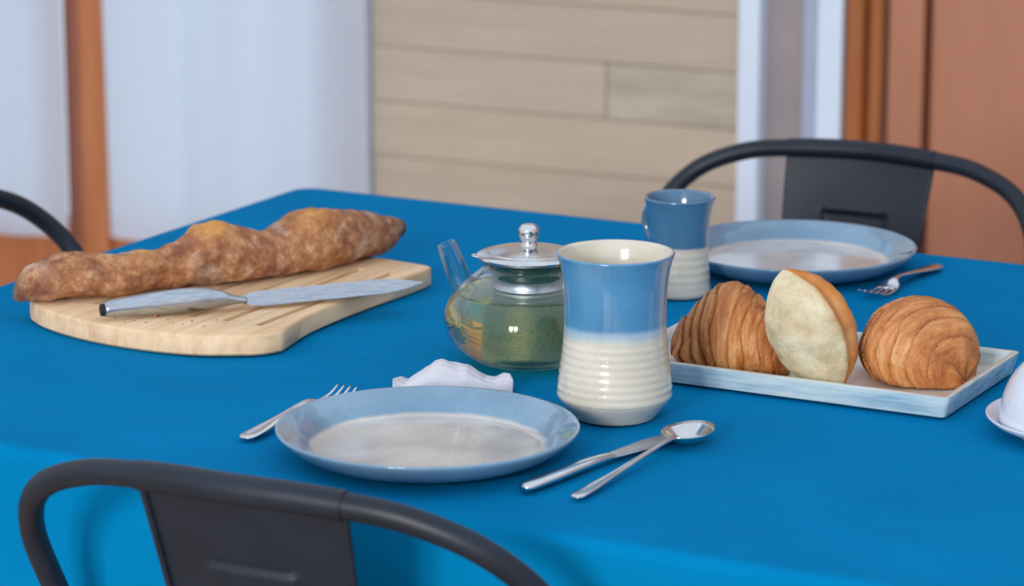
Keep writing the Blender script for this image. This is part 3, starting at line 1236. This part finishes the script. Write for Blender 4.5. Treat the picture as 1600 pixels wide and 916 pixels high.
tag(bag, 'crusty dark brown baguette lying on the wooden board', 'bread')

# bread knife on the board
p, jn, q = at(163, 481, ZB + 0.012), at(378, 470, ZB + 0.008), at(660, 442, ZB + 0.008)
d1 = jn - p
a = math.atan2(d1.y, d1.x)
L1 = Vector((d1.x, d1.y, 0)).length
R = Matrix.Rotation(-a, 3, 'Z')
ql = R @ (q - p)
bk = thing('bread_knife', 'long steel bread knife resting on the wooden board', 'knife', (p.x, p.y, ZB), a)
bm = bmesh.new()
strip(bm, [(V((0, 0, 0.0105)), 0.0072, 0.0068), (V((0.006, 0, 0.0105)), 0.0085, 0.0076), (V((L1 * 0.35, 0, 0.0118)), 0.0115, 0.0104), (V((L1 * 0.62, 0, 0.0128)), 0.0125, 0.0112), (V((L1 * 0.82, 0, 0.0118)), 0.0098, 0.0086),
           (V((L1 * 0.95, 0, 0.0094)), 0.0060, 0.0040), (V((L1 * 1.03, 0.0, 0.0085)), 0.0050, 0.0026)], 20)
obj('handle', bm, 'brushed', bk)
bm = bmesh.new()
strip(bm, [(V((0.0, 0, 0.0100)), 0.0062, 0.0058), (V((-0.0035, 0, 0.0100)), 0.0060, 0.0056)], 20)
obj('end_cap', bm, 'rubber', bk)
bm = bmesh.new()
bs = V((L1 * 1.0, 0, 0.0080))
bladeaxis = V((ql.x, ql.y, 0.0080)) - bs
nrm = V((-bladeaxis.y, bladeaxis.x, 0)).normalized()
prev = None
ns = 40
for i in range(ns + 1):
    f = i / ns
    c = bs + bladeaxis * f
    hwid = 0.0118 * min(1, 0.45 + f * 6) * (1 if f < 0.72 else max(0.06, 1 - ((f - 0.72) / 0.28) ** 2))
    up_ = V((0, 0, 1))
    tilt = nrm * 0.93 + up_ * 0.36                # blade leans on its edge, spine higher
    sp_ = c + tilt * hwid
    ed = c - tilt * hwid + nrm * (0.0006 if i % 2 else 0)
    sp_.z = max(sp_.z, 0.0009)
    ed.z = max(ed.z, 0.0009)
    row = [bm.verts.new(sp_ + V((0, 0, 0.0008))), bm.verts.new(ed + V((0, 0, 0.0002))), bm.verts.new(ed - V((0, 0, 0.0002))), bm.verts.new(sp_ - V((0, 0, 0.0008)))]
    if prev:
        for k in range(4):
            bm.faces.new((prev[k], prev[(k + 1) % 4], row[(k + 1) % 4], row[k]))
    else:
        bm.faces.new(row)
    prev = row
bm.faces.new(prev[::-1])
obj('blade', bm, 'brushed', bk, smooth=False)

# crumbs
bm = bmesh.new()
for cx, cy, cr_ in ((243, 496, 4), (180, 497, 2), (300, 503, 2), (262, 500, 1.6), (338, 501, 1.8), (210, 502, 1.5), (228, 505, 1.4), (286, 508, 1.6), (350, 506, 1.2), (318, 511, 1.4), (195, 505, 1.2), (270, 506, 1.1)):
    c = at(cx, cy, ZB)
    rr2 = cr_ * 0.00055
    res = bmesh.ops.create_icosphere(bm, subdivisions=1, radius=rr2)
    for v in res['verts']:
        v.co *= random.uniform(0.7, 1.25)
        v.co += c + Vector((0, 0, rr2 * 0.8))
tag(obj('bread_crumbs', bm, 'crumb', smooth=False), 'scattered brown crumbs on the wooden board', 'crumbs', kind='stuff')

# ------------------------------------------------------------------ tray and pastries
TXA, TXB, TYA, TYB, TH = -1.168, -0.868, 2.395, 2.566, 0.0205
bm = bmesh.new()
lt = bm.verts.layers.float.new('tone')


def rring(x0, x1, y0, y1, z, r, tone, n=6):
    row = []
    for cx, cy, a0 in ((x1 - r, y0 + r, -PI / 2), (x1 - r, y1 - r, 0), (x0 + r, y1 - r, PI / 2), (x0 + r, y0 + r, PI)):
        for i in range(n + 1):
            a = a0 + PI / 2 * i / n
            v = bm.verts.new((cx + r * math.cos(a), cy + r * math.sin(a), z))
            v[lt] = tone
            row.append(v)
    return row


tcx, tcy = (TXA + TXB) / 2, (TYA + TYB) / 2
ax, ay = (TXB - TXA) / 2, (TYB - TYA) / 2
seq = [(-0.004, 0.0, 0.003, 0), (0.0, 0.002, 0.004, 0), (0.0045, TH - 0.002, 0.005, 0), (0.0042, TH - 0.0004, 0.005, 0.35), (0.002, TH, 0.004, 0.7), (-0.0015, TH - 0.0005, 0.003, 0.6), (-0.0045, TH - 0.004, 0.003, 0.2),
       (-0.0075, 0.0075, 0.003, 0.5), (-0.010, 0.006, 0.003, 1.0), (-0.03, 0.0055, 0.003, 1.0)]
rws = [rring(-ax - e, ax + e, -ay - e, ay + e, z, r, tn) for e, z, r, tn in seq]
nn = len(rws[0])
for a_, b_ in zip(rws, rws[1:]):
    for i in range(nn):
        bm.faces.new((a_[i], a_[(i + 1) % nn], b_[(i + 1) % nn], b_[i]))
bm.faces.new(rws[0][::-1])
bm.faces.new(rws[-1])
tray = obj('serving_tray', bm, 'tray', loc=(tcx, tcy, TZ), angle=45)
tag(tray, 'pale blue glazed rectangular tray holding the croissants and the roll', 'tray')
ZTR = TZ + 0.0058


def croissant(center, axis_ang, L, R, bend, seed, label, squash=0.95, layers=5, tip=0.12, pw=2.3):
    rnd = random.Random(seed)
    bm = bmesh.new()
    lt = bm.verts.layers.float.new('tone')
    ns, nk = 150, 72
    rows = []
    off = Vector((rnd.uniform(0, 9), rnd.uniform(0, 9), 0))
    for i in range(ns + 1):
        t_ = -1 + 2 * i / ns
        row = []
        for k in range(nk):
            a = 2 * PI * k / nk
            # layer steps: their edges run round the roll and lean a little
            sh = 0.07 * math.sin(a + 1.0) + 0.10 * noise.noise(Vector((math.cos(a) * 1.3, math.sin(a) * 1.3, t_ * 2)) + off)
            s_ = min(abs(t_ + sh), 0.999)
            q = (s_ ** 0.9) * layers
            fr = q - math.floor(q)
            env = R * (1 - s_ ** pw) ** 0.72 * (1 - 0.12 * s_) + tip * R * max(0, (1 - abs(t_) ** 8)) * s_ ** 2
            step = 0.0046 * (1 - fr) ** 0.7 if s_ > 0.08 else 0.0046 * 0.6
            e = min(1, (1 - abs(t_)) * 10)
            r = (env + step * e) * (1 + 0.05 * noise.noise(Vector((t_ * 3, math.cos(a) * 1.2, math.sin(a) * 1.2)) + off))
            r += 0.0008 * noise.noise(Vector((t_ * 30, math.cos(a) * 9, math.sin(a) * 9))) * e
            x = t_ * L / 2
            y = r * math.cos(a) + bend * (t_ * t_ - 0.3)
            z = r * squash * math.sin(a) - (R - min(env, R)) * squash * 0.62
            v = bm.verts.new((x, y, z))
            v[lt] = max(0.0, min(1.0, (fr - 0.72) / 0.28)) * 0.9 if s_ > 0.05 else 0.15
            row.append(v)
        rows.append(row)
    for a_, b_ in zip(rows, rows[1:]):
        for k in range(nk):
            bm.faces.new((a_[k], a_[(k + 1) % nk], b_[(k + 1) % nk], b_[k]))
    bm.faces.new(rows[0][::-1])
    bm.faces.new(rows[-1])
    zmin = -R * squash * 0.74
    for v in bm.verts:                            # settled on a flat base
        if v.co.z < zmin:
            v.co.z = zmin + (v.co.z - zmin) * 0.04
    lo = min(v.co.z for v in bm.verts)
    for v in bm.verts:
        v.co.z -= lo
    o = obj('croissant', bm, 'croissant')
    o.location = (center.x, center.y, ZTR + 0.0004)
    o.rotation_euler = (0, 0, axis_ang)
    return tag(o, label, 'croissant', 'croissants on the tray')


def dirang(r, t_):
    d = RT * r + toward * t_
    return math.atan2(d.y, d.x)


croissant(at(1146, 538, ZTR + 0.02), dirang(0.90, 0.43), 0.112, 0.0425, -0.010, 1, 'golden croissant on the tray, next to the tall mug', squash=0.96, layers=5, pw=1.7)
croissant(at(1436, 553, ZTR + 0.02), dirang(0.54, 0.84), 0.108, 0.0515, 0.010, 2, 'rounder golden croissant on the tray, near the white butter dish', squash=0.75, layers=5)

# pale split roll, standing between them
bm = bmesh.new()
lt = bm.verts.layers.float.new('tone')
ns, nk = 70, 60
Lr = 0.112
rows = []
for i in range(ns + 1):
    t_ = -1 + 2 * i / ns
    row = []
    for k in range(nk):
        a = 2 * PI * k / nk
        env = (1 - abs(t_) ** 2.2) ** 0.75
        ra, rb_ = 0.037 * env, 0.029 * env
        x, y = ra * math.cos(a), rb_ * math.sin(a)
        # the split: a raised ear along one side, with a sunken band next to it
        da = (a - math.radians(300) + PI) % (2 * PI) - PI
        ear = 0.0055 * math.exp(-(da / 0.16) ** 2) * env
        dip = -0.0035 * math.exp(-((da - 0.42) / 0.22) ** 2) * env
        rr3 = 1 + (ear + dip) / 0.034
        p = Vector((x * rr3, y * rr3, t_ * Lr / 2))
        p += p.normalized() * (0.0016 * noise.noise(p * 45) + 0.0009 * noise.noise(p * 110)) * min(1, (1 - abs(t_)) * 6)
        v = bm.verts.new(p)
        band = max(0, min(1, (da + 0.02) / 0.12)) if -0.1 < da < 2.2 else 0.0
        v[lt] = max(0.0, min(1.0, band * (0.95 - 0.3 * noise.noise(p * 30)) + 0.15 * noise.noise(p * 60)))
        row.append(v)
    rows.append(row)
for a_, b_ in zip(rows, rows[1:]):
    for k in range(nk):
        bm.faces.new((a_[k], a_[(k + 1) % nk], b_[(k + 1) % nk], b_[k]))
bm.faces.new(rows[0][::-1])
bm.faces.new(rows[-1])
# local frame: x = picture right, y = away from camera, z = axis; lean to the picture left
RM = Matrix((RT, -toward, Vector((0, 0, 1)))).transposed()
lean = RM @ Matrix.Rotation(math.radians(-27), 3, 'Y') @ Matrix.Rotation(math.radians(-12), 3, 'X')
for v in bm.verts:
    v.co = lean @ v.co
lo = min(v.co.z for v in bm.verts)
for v in bm.verts:
    v.co.z -= lo
roll = obj('bread_roll', bm, 'roll')
rp = at(1268, 540, ZTR + 0.035)
roll.location = (rp.x, rp.y, ZTR + 0.0004)
tag(roll, 'pale floury pointed bread roll leaning between two croissants', 'bread')

# ------------------------------------------------------------------ white napkin
SIL = [(612, 592), (622, 590), (632, 596), (655, 580), (676, 565), (688, 562), (700, 566), (714, 569), (728, 569), (742, 579), (758, 589), (774, 590), (786, 584), (796, 584), (803, 594)]
bm = bmesh.new()
pl0, pl1 = at(613, 612), at(801, 616)
Ld = (pl1 - pl0)
nrm = Vector((-Ld.y, Ld.x, 0)).normalized()
nu, nv = 90, 36
cn = (pl0 + pl1) / 2
gt = []
for i in range(nu + 1):
    u = i / nu
    pxx = 612.5 + 190.5 * u
    ys = interp(*zip(*SIL), pxx)
    endk = min(1, math.sin(min(u, 1 - u) * PI * 6) if min(u, 1 - u) < 1 / 12 else 1)
    dep = 0.034 * (0.35 + 0.65 * endk)
    basep = pl0 + Ld * u
    ridge = basep + nrm * dep * 0.55
    hz_ = max(solve_z(ridge.x, ridge.y, ys) - TZ, 0.004)
    row = []
    for j in range(nv + 1):
        v_ = j / nv
        prof_ = max(0.0, 1 - abs((v_ - 0.55) / 0.55) ** 2.6) ** 0.62 if v_ < 0.55 else max(0.0, 1 - ((v_ - 0.55) / 0.45) ** 2.6) ** 0.62
        z = hz_ * prof_
        z += 0.0016 * prof_ * (1 - prof_) * 4 * math.sin(v_ * 26 + u * 5 + 2 * noise.noise(Vector((u * 4, v_, 0))))
        z += 0.0012 * prof_ * noise.noise(Vector((u * 14, v_ * 5, 2)))
        p = basep + nrm * dep * v_ + Ld.normalized() * 0.0
        row.append(bm.verts.new((p.x - cn.x, p.y - cn.y, max(z, 0.0004))))
    gt.append(row)
for i in range(nu):
    for j in range(nv):
        bm.faces.new((gt[i][j], gt[i + 1][j], gt[i + 1][j + 1], gt[i][j + 1]))
ring = [gt[i][0] for i in range(nu + 1)] + [gt[nu][j] for j in range(1, nv + 1)] + [gt[i][nv] for i in range(nu - 1, -1, -1)] + [gt[0][j] for j in range(nv - 1, 0, -1)]
lower = [bm.verts.new((v.co.x, v.co.y, 0.0)) for v in ring]
for i in range(len(ring)):
    j = (i + 1) % len(ring)
    bm.faces.new((ring[i], ring[j], lower[j], lower[i]))
bm.faces.new(lower)
nap = obj('napkin', bm, 'napkin', loc=(cn.x, cn.y, TZ))
tag(nap, 'small crumpled white napkin between the teapot and front plate', 'napkin')

# ------------------------------------------------------------------ butter dish
bd = thing('butter_dish', 'white porcelain domed butter dish beside the croissant tray', 'butter dish', at(1697, 676))
bm = bmesh.new()
lathe(bm, [(0, 0.004), (0.060, 0.004), (0.068, 0.0065), (0.076, 0.0115), (0.0805, 0.0150), (0.0818, 0.0148), (0.0815, 0.0134), (0.0775, 0.0095), (0.066, 0.0045), (0.0605, 0.0035), (0.059, 0.0), (0.056, 0.0), (0.055, 0.002), (0, 0.002)], 80)
obj('saucer', bm, 'porcelain', bd)
bm = bmesh.new()
dm = [(0.0695, 0.0078), (0.0712, 0.0085), (0.0712, 0.0115)]
for k in range(1, 15):
    a = PI / 2 * k / 15
    dm.append((0.0705 * math.cos(a) ** 0.8, 0.0115 + 0.062 * math.sin(a)))
dm += [(0.009, 0.0738), (0.007, 0.0765), (0.009, 0.080), (0.0115, 0.085), (0.0095, 0.090), (0.0, 0.092)]
lathe(bm, dm, 80)
dome = obj('dome_lid', bm, 'porcelain', bd)
